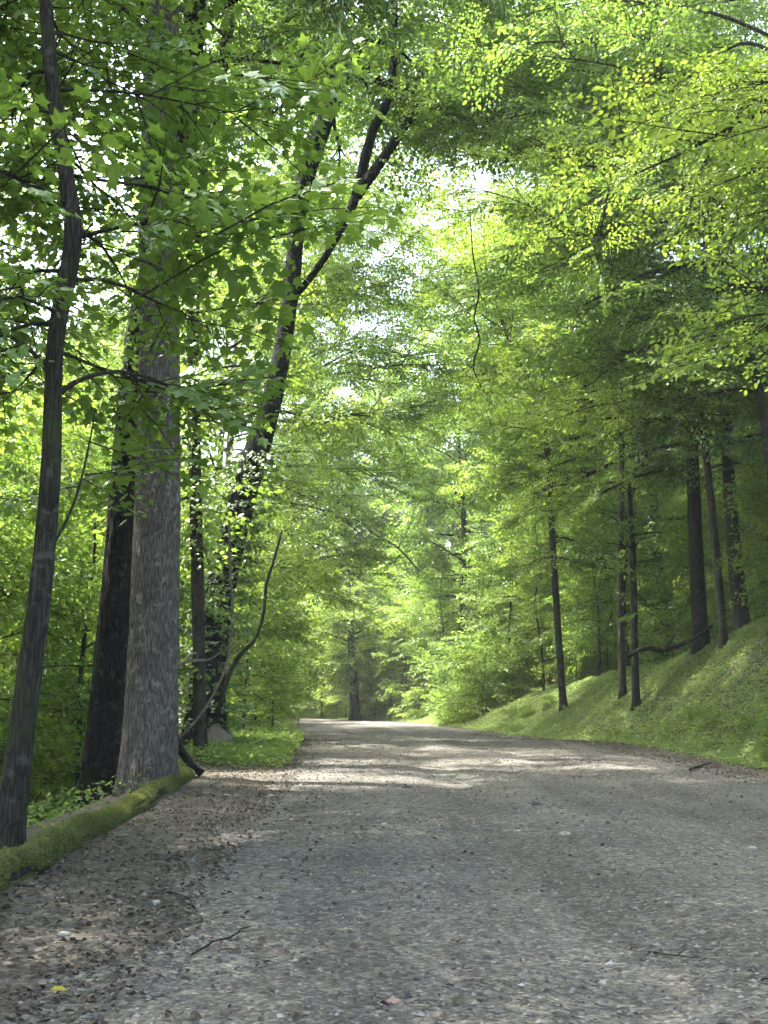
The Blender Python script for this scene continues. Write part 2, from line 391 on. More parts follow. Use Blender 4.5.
UN = {}
def units(key, tmpl, **k):
    r_ = np.random.default_rng(abs(hash(key)) % 1000 if False else sum(map(ord, key)))
    UN[key] = [make_unit(r_, tmpl, **k) for _ in range(6)]
units('lobed', LB, length=1.15, leaf=.135, gap=.095)
units('oval', OV, length=1.3, leaf=.118, gap=.058)
units('small', RH, length=1.35, leaf=.158, gap=.088)
units('mid', RH, length=1.6, leaf=.215, gap=.125)
units('far', RH, length=1.9, leaf=.21, gap=.19)

def scatter_units(g, key, P, D, roll, sc, r_, leaf_mi=0, twig_mi=1):
    P, D = np.asarray(P), np.asarray(D)
    which = r_.integers(0, len(UN[key]), len(P))
    for w in range(len(UN[key])):
        m = which == w
        if not m.any(): continue
        v, fl, ft = UN[key][w]
        M = rot_dir(D[m], 0, roll[m])
        k = m.sum()
        V = (np.einsum('nij,kj->nki', M, v) * sc[m][:, None, None] + P[m][:, None]).reshape(-1, 3)
        off = (np.arange(k) * len(v))[:, None, None]
        g.addm(V, [((fl[None] + off).reshape(-1, 3), leaf_mi, False), ((ft[None] + off).reshape(-1, 3), twig_mi, False)])

def limb_pts(p, az, el, ln, r_, curl=.0, n=6):
    t = np.linspace(0, 1, n)
    wob = r_.normal(0, .06, 2)
    e = el - curl * t
    stepx = ln / (n - 1)
    P = [np.array(p)]
    a = az
    for i in range(1, n):
        a += r_.normal(0, .14)
        ee = e[i] + r_.normal(0, .10)
        P.append(P[-1] + stepx * np.array([math.cos(a) * math.cos(ee), math.sin(a) * math.cos(ee), math.sin(ee)]))
    return np.array(P)

def leaf_limb(gw, gl, P, r0, key, r_, step=.34, sc=1.0, sides=6, start=.22, tilt=.30):
    """wood of one limb into gw, sprays along it into gl; two or three forks"""
    n = max(6, int(np.linalg.norm(P[-1] - P[0]) * 3))
    Q = catmull(P, n)
    t = np.linspace(0, 1, n)
    if gw is not None:
        v, f = tube(Q, np.maximum(r0 * (1 - t) ** .9, .006), sides, .05, r_=r_); gw.addm(v, f)
    lines = [(Q, start)]
    L_ = np.linalg.norm(np.diff(Q, axis=0), axis=1).sum()
    nf = int(np.clip(L_ / .9, 1, 5))
    for k in range(nf):
        tt = r_.uniform(.3, .85); i = int(tt * (n - 1))
        d = Q[min(i + 1, n - 1)] - Q[max(i - 1, 0)]
        az = math.atan2(d[1], d[0]) + r_.choice([-1, 1]) * r_.uniform(.5, 1.05); el = math.asin(np.clip(d[2] / (np.linalg.norm(d) + 1e-9), -1, 1)) * .5 + r_.normal(.05, .18)
        F = limb_pts(Q[i], az, el, L_ * r_.uniform(.28, .5), r_, .25, 5)
        nq = 7; F = catmull(F, nq)
        if gw is not None:
            v, f = tube(F, np.maximum(r0 * .5 * (1 - tt * .5) * (1 - np.linspace(0, 1, nq)), .004), 4, 0, r_=r_); gw.addm(v, f)
        lines.append((F, .1))
    Ps, Ds = [], []
    for Q, st in lines:
        ln = np.linalg.norm(np.diff(Q, axis=0), axis=1).sum()
        k = max(2, int(ln * (1 - st) / step)); s = st + (1 - st) * (np.arange(k) + r_.uniform(.1, .9, k)) / k
        q = s * (len(Q) - 1); i = np.minimum(q.astype(int), len(Q) - 2); d = np.diff(Q, axis=0)[i]
        P_ = Q[i] + d * (q - i)[:, None]
        a = np.arctan2(d[:, 1], d[:, 0]) + np.where(np.arange(k) % 2 == 0, 1, -1) * r_.uniform(.3, 1.25, k)
        a[-1] = math.atan2(d[-1, 1], d[-1, 0])
        el = r_.normal(.02, tilt, k)
        Ps.append(P_); Ds.append(np.stack([np.cos(a) * np.cos(el), np.sin(a) * np.cos(el), np.sin(el)], -1))
    Ps, Ds = np.concatenate(Ps), np.concatenate(Ds)
    scatter_units(gl, key, Ps, Ds, r_.normal(0, tilt, len(Ps)), sc * r_.uniform(.5, 1.3, len(Ps)), r_)

def build_tree(r_, H, r0, h0, lmax, key, nl, wob=.25, path=None, rads=None, sides=12, top_el=1.0, low_el=.15, flare=.45, aim=None, step=.34, prof='oval', sc=1.0, tilt=.30, ridge=0, lk=1.0):
    """returns (wood Geo, leaves Geo) in local coords, base at origin"""
    gw, gl = Geo(), Geo()
    if path is None:
        n = 7; z = np.linspace(0, H, n)
        w = np.cumsum(r_.normal(0, wob, (n, 2)), axis=0); w[0] = 0; w *= np.linspace(0, 1, n)[:, None]
        path = np.stack([w[:, 0], w[:, 1], z], -1)
        rads = r0 * (1 - .93 * np.linspace(0, 1, n) ** 1.1)
    n = max(12, int(H * (12 if ridge else 2.2)))
    d = np.column_stack([path, rads])
    C = catmull(d, n); P, rad = C[:, :3], np.maximum(C[:, 3], .01)
    hh = P[:, 2] - P[0, 2]
    rad = rad * (1 + flare * np.exp(-np.maximum(hh, 0) / (1.6 * r0 + .05)))
    v, f = tube(P, rad, sides, .004 if ridge else .02, .035, r_, ridge); gw.addm(v, f)
    az = r_.uniform(0, 6.28)
    for k in range(nl):
        u = (k + r_.uniform(0, 1)) / nl
        h = h0 + (H * .985 - h0) * u
        i = int(np.clip(np.searchsorted(hh, h), 0, n - 1))
        az += 2.4 + r_.normal(0, .35)
        a = az
        if aim is not None and r_.random() < aim[1]: a = aim[0] + r_.normal(0, .7)
        if prof == 'oval': s = math.sin(math.pi * (.12 + .80 * u)) ** .6
        elif prof == 'cone': s = 1 - .78 * u
        else: s = .55 + .45 * math.sin(math.pi * u)
        ln = lmax * s * r_.uniform(.65, 1.15)
        el = low_el + (top_el - low_el) * u + r_.normal(0, .12 + .4 * (tilt - .25))
        Q = limb_pts(P[i], a, el, max(ln, .5), r_, .35 + .3 * (1 - u))
        leaf_limb(gw, gl, Q, lk * min(rad[i] * .5, .02 + .018 * ln), key, r_, step, sc, tilt=tilt)
    return gw, gl

# ================================================================== SETTING
def grid_sheet(xs, ys, zf):
    X, Y = np.meshgrid(xs, ys); Z = zf(X, Y)
    V = np.stack([X, Y, Z], -1).reshape(-1, 3); nx = len(xs)
    i = np.arange(len(ys) - 1)[:, None] * nx; j = np.arange(nx - 1)[None]
    F = np.stack([i + j, i + j + 1, i + nx + j + 1, i + nx + j], -1).reshape(-1, 4)
    return V, F
xs = np.concatenate([[-700, -400, -250, -160, -110, -80, -60], np.arange(-46, -12, 1.0), np.arange(-12, 18, .22), np.arange(18, 48, 1.0), [60, 80, 110, 160, 250, 400, 700]])
ys = np.concatenate([[-300, -120, -60, -30, -15, -6], np.arange(0, 60, .3), np.arange(60, 125, .9), [135, 150, 175, 220, 320, 500, 800]])
V, F = grid_sheet(xs, ys, terrain)
kind(link('ground', mk_mesh('ground', V, [(F, 0, True)], [M_soil])), 'structure')
# gravel road: its own sheet 4 mm above the ground with ragged edges
ys = np.concatenate([np.arange(-25, 3, .5), np.arange(3, 60, .16), np.arange(60, 116, .5)])
u = np.linspace(0, 1, 54)
lft = xl(ys) + .55 * vnoise(ys * .6, ys * 0 + 3, 5) + .25 * vnoise(ys * 2.3, ys * 0 + 9, 6)
rgt = xr(ys) + .6 * vnoise(ys * .5, ys * 0 + 7, 7) + .25 * vnoise(ys * 2.1, ys * 0 + 1, 8)
X = lft[:, None] * (1 - u) + rgt[:, None] * u; Y = np.repeat(ys[:, None], len(u), 1)
Z = terrain(X, Y) + .012 + .012 * vnoise(X * 3, Y * 3, 21) * np.minimum(1, np.minimum(u, 1 - u) * 20)
V = np.stack([X, Y, Z], -1).reshape(-1, 3); nx = len(u)
i = np.arange(len(ys) - 1)[:, None] * nx; j = np.arange(nx - 1)[None]
F = np.stack([i + j, i + j + 1, i + nx + j + 1, i + nx + j], -1).reshape(-1, 4)
kind(link('road', mk_mesh('road', V, [(F, 0, True)], [M_road])), 'structure')
def surf(x, y):
    return terrain(x, y) + np.where((x > xl(y)) & (x < xr(y)), .012, 0)

# loose stones of the gravel
n = 46000
y = 4.0 + 22 * rng.random(n) ** 1.9; x = xl(y) - .3 + (xr(y) - xl(y) + .6) * rng.random(n)
yb = rng.uniform(20, 52, 16000); y = np.concatenate([y, yb]); x = np.concatenate([x, xl(yb) + (xr(yb) - xl(yb)) * rng.random(16000)])
keep = np.abs(x) < .40 * y + .6; x, y = x[keep], y[keep]; n = len(x)
keep = rng.random(n) < .55 + .9 * vnoise(x * .9, y * .5, 31); x, y = x[keep], y[keep]; n = len(x)
oc = np.array([(1, 0, 0), (-1, 0, 0), (0, 1, 0), (0, -1, 0), (0, 0, 1), (0, 0, -1)], float)
of = np.array([(0, 2, 4), (2, 1, 4), (1, 3, 4), (3, 0, 4), (2, 0, 5), (1, 2, 5), (3, 1, 5), (0, 3, 5)])
s = np.exp(rng.normal(math.log(.0098), .36, n)) * (1 + y * .02)
V = oc[None] * rng.uniform(.6, 1.35, (n, 6, 1)) * np.array([1, 1, .6]) + rng.normal(0, .12, (n, 6, 3))
a = rng.uniform(0, 6.28, n); c, sn = np.cos(a)[:, None], np.sin(a)[:, None]
V = np.stack([V[..., 0] * c - V[..., 1] * sn, V[..., 0] * sn + V[..., 1] * c, V[..., 2]], -1) * s[:, None, None] + np.stack([x, y, surf(x, y) + s * .05], -1)[:, None]
F = of[None] + (np.arange(n) * 6)[:, None, None]
kind(link('gravel', mk_mesh('gravel', V.reshape(-1, 3), [(F.reshape(-1, 3), 0)], [M_stone])), 'stuff')

# dead leaves on verge, shoulder and (a few) on the gravel
def litter_pts():
    n = 11000; y = 4 + 44 * rng.random(n) ** 1.5; b = np.where(y < 24, berm_x(y) + .15, xl(y) - 2.2)
    x1 = np.where(rng.random(n) < .78, b + (xl(y) + .2 - b) * rng.random(n), xl(y) - .3 + rng.exponential(.75, n))
    n2 = 9000; y2 = 6 + 44 * rng.random(n2) ** 1.2; x2 = xr(y2) - .9 + 3.2 * rng.random(n2) ** 1.3
    n3 = 2600; y3 = 4 + 44 * rng.random(n3); x3 = xl(y3) + (xr(y3) - xl(y3)) * rng.random(n3)
    n4 = 9000; y4 = 6 + 60 * rng.random(n4); x4 = np.where(rng.random(n4) < .6, berm_x(y4) - .3 - 9 * rng.random(n4), xr(y4) + 9.5 + 8 * rng.random(n4))
    return np.concatenate([x1, x2, x3, x4]), np.concatenate([y, y2, y3, y4])
x, y = litter_pts(); n = len(x)
P = np.stack([x, y, surf(x, y) + rng.uniform(.004, .035, n)], -1)
a = rng.uniform(0, 6.28, n); D = np.stack([np.cos(a), np.sin(a), rng.normal(0, .22, n)], -1)
V, F = place((OV[0] * np.array([1, 1.15, 1.6]), OV[1]), P, rot_dir(D, 0, rng.normal(0, .5, n)), rng.uniform(.022, .056, n))
kind(link('fallen_leaves', mk_mesh('fallen_leaves', V, [(F, 0)], [M_litter])), 'stuff')

# low plants
def cover(name, x, y, hmin, hmax, smin, smax, mat, upness=.6, tmpl=RH):
    n = len(x)
    P = np.stack([x, y, terrain(x, y) + rng.uniform(hmin, hmax, n)], -1)
    a = rng.uniform(0, 6.28, n); D = np.stack([np.cos(a), np.sin(a), rng.normal(.15, upness, n)], -1)
    V, F = place(tmpl, P, rot_dir(D, 0, rng.normal(0, .5, n)), rng.uniform(smin, smax, n))
    return kind(link(name, mk_mesh(name, V, [(F, 0)], [mat])), 'stuff')
n = 520000
y = 11 + 110 * rng.random(n) ** 1.25; dr = .5 + 7.0 * rng.random(n); x = xr(y) + dr
k = rng.random(n) < np.clip(.30 + dr * .7, 0, 1) * np.clip(1.05 + .8 * vnoise(x * .6, y * .35, 41), .6, 1)
cover('bank_ground_cover', x[k], y[k], -.01, .09, .05, .12, M_bank, .4)
n = 80000
y = 23 + 42 * rng.random(n) ** 1.2; e = np.interp(y, [22, 27, 40, 80], [2.2, 2.6, 3.6, 4.2]); x = xl(y) - e * rng.random(n) ** .8 - .05
k = rng.random(n) < np.clip((y - 23) / 8, .12, 1) * np.clip(.8 + 1.5 * vnoise(x * .7, y * .4, 43), .1, 1)
hx = np.clip((y - 32) / 8, .12, 1)
x, y, hx = x[k], y[k], hx[k]
cover('verge_plants', x, y, 0, .38, .06, .14, M_herb, .5)
n = 60000
y = 5 + 60 * rng.random(n); x = np.where(y < 24, berm_x(y) - .3, xl(y) - 4) - 13 * rng.random(n) ** 1.2
k = rng.random(n) < np.clip(.55 + 1.6 * vnoise(x * .4, y * .4, 44), .05, 1) * np.where(y < 19, .3, 1)
cover('slope_undergrowth', x[k], y[k], 0, .35, .06, .14, M_leaf, .5)

# far woods beyond the bend: one mass
r_ = np.random.default_rng(90)
gl = Geo(); n = 5200
x = r_.uniform(-85, 80, n); y = r_.uniform(118, 158, n); z0 = terrain(x, y); P = np.stack([x, y, z0 + .5 + 25 * r_.random(n) ** .9], -1)
a = r_.uniform(0, 6.28, n); D = np.stack([np.cos(a), np.sin(a), r_.normal(-.05, .25, n)], -1)
scatter_units(gl, 'far', P, D, r_.normal(0, .3, n), r_.uniform(1.2, 2.0, n), r_)
for k in range(60):
    bx, by = r_.uniform(-80, 75), r_.uniform(118, 150)
    h = r_.uniform(16, 23); q = catmull(np.array([(bx, by, tz(bx, by) - .3), (bx + r_.normal(0, .5), by, h * .5), (bx + r_.normal(0, 1), by, h)]), 8)
    v, f = tube(q, np.linspace(.24, .06, 8), 6); gl.addm(v, [(a_, 1, s_) for a_, b_, s_ in f])
kind(link('far_woods', gl.mesh('far_woods', [M_leaf_b, M_bark_d])), 'stuff')

# ================================================================== TREES SEEN ONE BY ONE
def hero(name, label, Y, pts, H, bark, leaf, key, nl, h0, lmax, seed, cat='tree', lean=0, extra=(), aim=None, sides=14, step=.34, sc=1.0, low_el=.1, top_el=1.0, prof='oval', flare=.5, rtop=.03, ivy=None, ridge=0, tilt=.32, lk=1.0):
    """pts: (px, py, width in px) up the trunk; extra: limbs given the same way"""
    r_ = np.random.default_rng(seed)
    P = np.array([at(a, b, Y + lean * i / len(pts)) for i, (a, b, w) in enumerate(pts)])
    rad = np.array([px2m(w, Y) / 2 for a, b, w in pts])
    zb = tz(P[0, 0], P[0, 1]) - .12
    if P[0, 2] > zb + .1:
        P = np.vstack([[P[0, 0] - (P[1, 0] - P[0, 0]) * .2, P[0, 1], zb], P]); rad = np.concatenate([[rad[0] * 1.08], rad])
    else: P[0, 2] = zb
    if zb + H > P[-1, 2] + 1:
        d = P[-1] - P[-2]; d = d / np.linalg.norm(d); left = zb + H - P[-1, 2]
        m1 = P[-1] + left * .5 * (d * .7 + np.array([0, 0, .35])) ; m2 = P[-1] + np.array([d[0] * left * .5, 0, left])
        r1 = rad[-1]; P = np.vstack([P, m1, m2]); rad = np.concatenate([rad, [r1 * .62, rtop]])
    base = P[0].copy(); base[2] += .12
    t = thing(name, label, cat, base)
    loc = P - base
    gw, gl = build_tree(r_, loc[-1, 2] - loc[0, 2], rad[0], h0, lmax, key, nl, path=loc, rads=rad, sides=sides, aim=aim, step=step, sc=sc, low_el=low_el, top_el=top_el, prof=prof, flare=flare, ridge=ridge, tilt=tilt, lk=lk)
    link('trunk', gw.mesh('trunk', [bark]), t)
    for ex in extra:                                   # a limb the photo shows: its own mesh
        ew = Geo()
        Yl = Y + (ex[1] if isinstance(ex[1], (int, float)) else 0)
        pp = [e for e in ex[0]]
        Q = np.array([at(a, b, Y + (Yl - Y) * i / len(pp)) for i, (a, b, w) in enumerate(pp)]) - base
        q = catmull(np.column_stack([Q, [px2m(w, Y) / 2 for a, b, w in pp]]), 16)
        v, f = tube(q[:, :3], np.maximum(q[:, 3], .006), 8, .04, r_=r_); ew.addm(v, f)
        if ex[2]: leaf_limb(None, gl, q[:, :3], .02, key, r_, step * 1.1, sc, start=.45)
        link('limb', ew.mesh('limb', [bark]), t)
    if gl.n: link('crown', gl.mesh('crown', [leaf, M_twig]), t)
    if ivy:
        gi = Geo(); C = catmull(np.column_stack([loc, rad]), 60); m = (C[:, 2] > ivy[0]) & (C[:, 2] < ivy[1]); C = C[m]
        k = ivy[2]; i = r_.integers(0, len(C), k); a = r_.uniform(0, 6.28, k); rr = C[i, 3] * r_.uniform(1.02, 1.0 + ivy[3], k)
        Pi = C[i, :3] + np.stack([np.cos(a) * rr, np.sin(a) * rr, r_.uniform(-.15, .15, k)], -1)
        D = np.stack([np.cos(a) * .6 + r_.normal(0, .4, k), np.sin(a) * .6 + r_.normal(0, .4, k), r_.normal(-.5, .3, k)], -1)
        v, f = place(LB, Pi, rot_dir(D, 0, r_.normal(0, .4, k)), r_.uniform(.09, .16, k)); gi.add(v, f)
        o = link('ivy', gi.mesh('ivy', [ivy[4]]), t)
    return t

hero('slender_tree', 'slender dark wavy tree closest to the camera, below the near end of the mossy log', 10,
     [(4, 880, 28), (20, 740, 25), (39, 600, 22), (50, 480, 20), (53, 395, 18), (57, 330, 18), (73, 240, 19), (66, 175, 16), (54, 100, 15), (46, 0, 14)],
     12.5, M_bark_d, M_leaf, 'lobed', 38, 4.4, 2.4, 101, lk=.6, aim=(1.9, .45), sides=40, ridge=.05, low_el=.0, step=.27,
     extra=[([(54, 396, 7), (85, 378, 5), (125, 372, 4), (172, 388, 3), (215, 420, 1.5)], 1.0, True), ([(57, 385, 6), (30, 350, 5), (-10, 325, 4)], .3, True), ([(46, 560, 3), (75, 500, 3), (90, 440, 2), (95, 410, 1.5)], .3, True)])
hero('pale_trunk_tree', 'big tree with thick pale furrowed trunk just behind the mossy log', 18,
     [(147, 806, 56), (150, 740, 51), (154, 640, 48), (157, 520, 45), (159, 400, 42), (159, 300, 40), (158, 180, 38), (163, 0, 34)],
     25, M_bark_p, M_leaf, 'oval', 34, 13.5, 6.2, 102, sides=84, ridge=.055, low_el=.55, flare=.06)
hero('dark_trunk_tree', 'thick blackish tree standing half hidden behind the big pale trunk', 20.5,
     [(103, 830, 46), (111, 720, 43), (120, 600, 39), (130, 460, 35), (142, 330, 31), (168, 210, 27), (187, 110, 25), (194, 20, 24)],
     24, M_bark_b, M_leaf_d, 'oval', 30, 14, 5.6, 103, sides=72, ridge=.075, low_el=.55, flare=.10)
hero('creeper_tree', 'slim upright tree wrapped in lobed creeper leaves right of the pale trunk', 25,
     [(200, 722, 13), (197, 560, 13), (194, 430, 13), (193, 300, 13), (200, 180, 13), (218, 90, 12), (233, 0, 12)],
     21, M_bark_d, M_leaf, 'lobed', 26, 5.0, 2.0, 104, ivy=(4.5, 17, 2600, 2.8, M_leaf_b))
hero('leaning_tree', 'dark ivy-clad tree leaning right over the road, forking into a V high up', 29,
     [(205, 730, 35.8), (211, 650, 31.9), (227, 560, 28), (254, 460, 26.5), (272, 400, 21.3), (284, 340, 17.9), (293, 270, 17.2), (299, 205, 18.6), (318, 140, 19.3), (345, 70, 17.9), (372, 5, 16.5)],
     27, M_bark_b, M_leaf, 'small', 34, 18.0, 5.8, 105, aim=(.75, .5), sides=40, ridge=.06, ivy=(.6, 8.0, 4200, 1.7, M_leaf_d),
     extra=[([(333, 95, 11), (322, 55, 9), (310, 20, 8), (300, -30, 6)], 1, True), ([(232, 130, 9), (258, 55, 11), (285, 20, 12), (310, -20, 12)], -1, False), ([(292, 300, 8), (318, 268, 7.5), (342, 228, 8.5), (358, 190, 11), (371, 135, 11), (388, 100, 10), (394, 60, 8), (395, 0, 7), (398, -60, 4)], 2, True),
            ([(357, 195, 13), (380, 163, 12), (404, 128, 10), (432, 92, 6), (475, 78, 4), (520, 70, 1.5)], 2, True)])
hero('arching_tree', 'slender tree on the bank whose thin trunk arches left toward the road', 47,
     [(563, 700, 7.47), (558, 630, 6.93), (552, 530, 6.35), (547, 450, 5.77), (532, 390, 5.19), (511, 345, 4.04), (489, 280, 3.46)],
     21, M_bark_m, M_leaf_b, 'small', 26, 6.0, 3.6, 107)
hero('straight_tree', 'straight pole-thin tree on the bank between the arching tree and dark right trunks', 40,
     [(622, 664, 6.93), (620, 560, 6.35), (621, 430, 5.19), (612, 300, 4.62), (611, 180, 4.04)], 21, M_bark_m, M_leaf, 'small', 22, 8.5, 3.0, 108)
hero('thin_sapling', 'short thin dark sapling close beside the straight pole-thin tree', 38,
     [(635, 660, 7), (633, 560, 6), (629, 480, 4)], 8, M_bark_d, M_leaf, 'small', 14, 3.2, 1.5, 109, rtop=.015)
hero('bank_tree', 'leafy-stemmed grey tree on the bank crest beside the tree that tilts at the right edge', 36,
     [(740, 612, 15.6), (730, 500, 12.7), (725, 400, 11.5), (720, 330, 11.5), (712, 270, 9.25), (713, 150, 8.07), (704, 0, 6.93)], 23, M_bark_m, M_leaf_d, 'small', 34, 5.5, 4.2, 110)
hero('crooked_tree', 'dark slim tree on the bank with a long crooked limb reaching left', 34,
     [(721, 606, 8.07), (711, 500, 7.47), (702, 420, 6.93), (694, 345, 6.35), (686, 270, 4.62), (676, 150, 3.46)], 19, M_bark_m, M_leaf_d, 'small', 24, 5.5, 3.4, 111,
     extra=[([(692, 352, 10), (668, 340, 9), (640, 320, 8), (606, 286, 5), (574, 245, 1.5)], -1.5, True), ([(640, 320, 5), (625, 290, 4), (618, 262, 3)], -1, True)])
hero('tilted_tree', 'dark tree at the right edge tilting left above the bank', 30,
     [(794, 612, 13.8), (773, 480, 10.4), (757, 380, 9.25), (740, 310, 7.47), (723, 250, 5.19)], 18, M_bark_m, M_leaf_d, 'oval', 26, 5.0, 3.6, 112)
hero('roadend_tree', 'lone dark trunk standing where the road disappears round the bend', 88,
     [(355, 724, 10), (354, 690, 9), (352, 655, 8), (350, 610, 5)], 12, M_bark_b, M_leaf_b, 'mid', 54, 2.7, 3.6, 113)

# ------------------------------------------------------------------ background trees, copies of a few
def proto(name, seed, H, r0, h0, lmax, key, nl, bark, leaf, **k):
    r_ = np.random.default_rng(seed)
    t = thing(name, 'x', 'tree', (0, 0, 0))
    gw, gl = build_tree(r_, H, r0, h0, lmax, key, nl, **k)
    link('trunk', gw.mesh('trunk', [bark]), t); link('crown', gl.mesh('crown', [leaf, M_twig]), t)
    return t
TALL = [proto('forest_tree', 200 + i, H, r0, h0, lm, 'mid', nl, b, m, step=.36, sides=9, tilt=.55, low_el=.3, top_el=1.15) for i, (H, r0, h0, lm, nl, b, m) in enumerate([
    (21, .20, 3.0, 4.2, 54, M_bark_d, M_leaf), (23, .24, 4.0, 4.6, 56, M_bark_m, M_leaf_b), (18, .15, 1.5, 3.8, 50, M_bark_b, M_leaf),
    (20, .17, 1.6, 3.8, 52, M_bark_d, M_leaf_b), (24, .26, 6.0, 5.0, 54, M_bark_d, M_leaf)])]
SPREAD = [proto('spreading_tree', 210 + i, H, r0, h0, lm, 'oval', nl, b, m, step=.48, sides=12, prof='flat', low_el=.2, top_el=1.0, tilt=.45) for i, (H, r0, h0, lm, nl, b, m) in enumerate([
    (24, .26, 6.0, 8.0, 50, M_bark_d, M_leaf_b), (26, .28, 7.5, 8.5, 50, M_bark_m, M_leaf)])]
AIMED = [proto('overhanging_tree', 215 + i, H, r0, h0, lm, 'oval', nl, b, m, step=.48, sides=12, prof='flat', low_el=.15, top_el=.95, aim=(0, .7), tilt=.42) for i, (H, r0, h0, lm, nl, b, m) in enumerate([
    (23, .25, 6.0, 9.5, 50, M_bark_d, M_leaf_b), (25, .27, 7.0, 10.0, 50, M_bark_m, M_leaf)])]
UNDER = [proto('understorey_tree', 220 + i, H, r0, h0, lm, 'small', nl, b, m, prof='flat', low_el=.05, top_el=.9, sides=8, tilt=.42) for i, (H, r0, h0, lm, nl, b, m) in enumerate([
    (8.5, .07, 1.2, 2.4, 26, M_bark_m, M_leaf_b), (7, .055, .8, 2.1, 24, M_bark_d, M_leaf_b), (10, .09, 2.0, 2.7, 28, M_bark_d, M_leaf)])]
SHRUB = [proto('leafy_shrub', 230 + i, H, .03, .15, lm, 'small', nl, M_bark_m, m, prof='flat', low_el=.2, top_el=.9, sides=6) for i, (H, lm, nl, m) in enumerate([
    (2.6, 1.3, 18, M_leaf_b), (1.7, 1.0, 14, M_herb), (3.4, 1.5, 20, M_leaf)])]
for p_ in SHRUB: p_['category'] = 'shrub'
used = set()
GL = {
 ('forest_tree', 0): ('tall leafy tree in the woods down the slope left of the mossy log', 'tall trees down the left slope'),
 ('forest_tree', 1): ('tall leafy tree in the woods above the grassy bank', 'tall trees above the bank'),
 ('forest_tree', 2): ('tall sunlit tree in the woods behind the road bend', 'tall trees behind the bend'),
 ('spreading_tree', 0): ('broad spreading tree on the slope left of the road', 'spreading trees left of the road'),
 ('spreading_tree', 1): ('broad spreading tree above the bank with limbs over the road', 'spreading trees right of the road'),
 ('overhanging_tree', 0): ('tall tree left of the road stretching long limbs over it', 'overhanging trees left of the road'),
 ('overhanging_tree', 1): ('tall tree on the bank stretching long limbs across the road', 'overhanging trees right of the road'),
 ('understorey_tree', 0): ('small understorey tree among the trunks left of the road', 'small trees left of the road'),
 ('understorey_tree', 1): ('small understorey tree along the top of the grassy bank', 'small trees on the bank'),
 ('understorey_tree', 2): ('small bright understorey tree by the road bend', 'small trees by the bend'),
 ('leafy_shrub', 0): ('leafy shrub low on the slope left of the road', 'shrubs left of the road'),
 ('leafy_shrub', 1): ('leafy shrub on the edge of the grassy bank', 'shrubs on the bank'),
 ('leafy_shrub', 2): ('leafy shrub beside the far road bend', 'shrubs by the bend'),
}
def put(protos, i, x, y, rz, s, zone, dz=-.1):
    p_ = protos[i]; kindname = p_.name.split('.')[0]; lab, grp = GL[(kindname, zone)]
    loc = (x, y, tz(x, y) + dz); sc = (s, s, s * random.uniform(.92, 1.1))
    if p_.name not in used:
        used.add(p_.name); p_.location = loc; p_.rotation_euler = (0, 0, rz); p_.scale = sc; p_['label'] = lab; p_['group'] = grp; return p_
    return dup(p_, loc, rz, sc, lab, grp)
random.seed(5); r_ = np.random.default_rng(55)
taken = []
def free(x, y, d): return all((x - a) ** 2 + (y - b) ** 2 > max(d, e) ** 2 for a, b, e in taken)
for y_, x_ in [(18, -4), (20, -4.9), (25, -4.2), (29, -4.7), (10, -3.4), (44, -4)]: taken.append((x_, y_, 2.2))
def zone_of(x, y): return 2 if y > 73 else (0 if x < xl(y) else 1)
def sow(protos, n, d, ymin, ymax, gapl, gapr, smin, smax, cond=None, pw=1.0):
    c = 0
    for _ in range(n * 40):
        if c >= n: break
        y = ymin + (ymax - ymin) * r_.random() ** pw; hw = .40 * y + 9; x = r_.uniform(-hw, hw)
        l, r = float(xl(y)) - gapl, float(xr(y)) + gapr
        if l < x < r: continue
        if cond and not cond(x, y): continue
        if not free(x, y, d): continue
        taken.append((x, y, d)); put(protos, int(r_.integers(0, len(protos))), x, y, r_.uniform(0, 6.28), r_.uniform(smin, smax), zone_of(x, y)); c += 1
    return c
for i, x, y, s in [(1, 13.5, 57, 1.2), (0, -9.8, 62, 1.2), (1, 14, 1, 1), (1, -8.3, 2.2, 1.12), (1, -10.5, 17.0, .9), (0, -12.0, 8.5, 1.15)]:  # near trees standing outside the view are added to shade the road
    taken.append((x, y, 2.5)); put(SPREAD, i, x, y, i * 1.3 + y, s, zone_of(x, y))
for i, x, y, a, s in [(0, 10.4, 17, 3.0, 1), (1, 11.2, 28, 3.3, 1), (1, 12.5, 50, 3.2, 1.15), (0, -7.4, 37, .1, 1.05), (1, 12.5, 8, 3.2, 1), (1, -7.6, 50, .05, 1.15), (0, 13.5, 61, 3.1, 1.25), (0, 10.6, 37, 3.05, 1.08)]:
    taken.append((x, y, 2.5)); put(AIMED, i, x, y, a, s, zone_of(x, y))
for i, x, y, s in [(3, 18, 13, 1), (0, -6, -5, 1), (4, 5.2, 76, 1.2), (0, -14, 16, 1), (1, -13, 6, 1)]:  # the tree behind the camera is unseen, added for its shade
    taken.append((x, y, 2.5)); put(TALL, i, x, y, i * 1.3 + y, s, zone_of(x, y))
for i, x, y, s in [(0, -4.9, 39, .85), (1, -5.6, 34.5, .9), (2, -7.0, 26, .9), (0, -4.6, 46, .8), (1, -5.8, 41, 1.0), (1, -6.0, 52, 1.1), (0, -7.2, 29.5, 1.1), (2, -8.6, 22.5, 1), (0, 8.6, 60, 1.1), (1, 6.8, 72, 1.1), (2, 7.4, 64, 1.1), (0, -9.5, 25, 1.2), (1, -11, 22, 1.2)]:
    taken.append((x, y, 1.8)); put(UNDER, i, x, y, i * 1.3 + y, s, zone_of(x, y))
gate = lambda x, y: y > 23 or x > 0 or x < -9
def tall_ok(x, y):
    if x < 0 and y < 58 and x > -30: return False          # sunlit slope
    if 58 < y < 104 and -16 < x < 13: return False         # sunlit opening round the bend
    return True
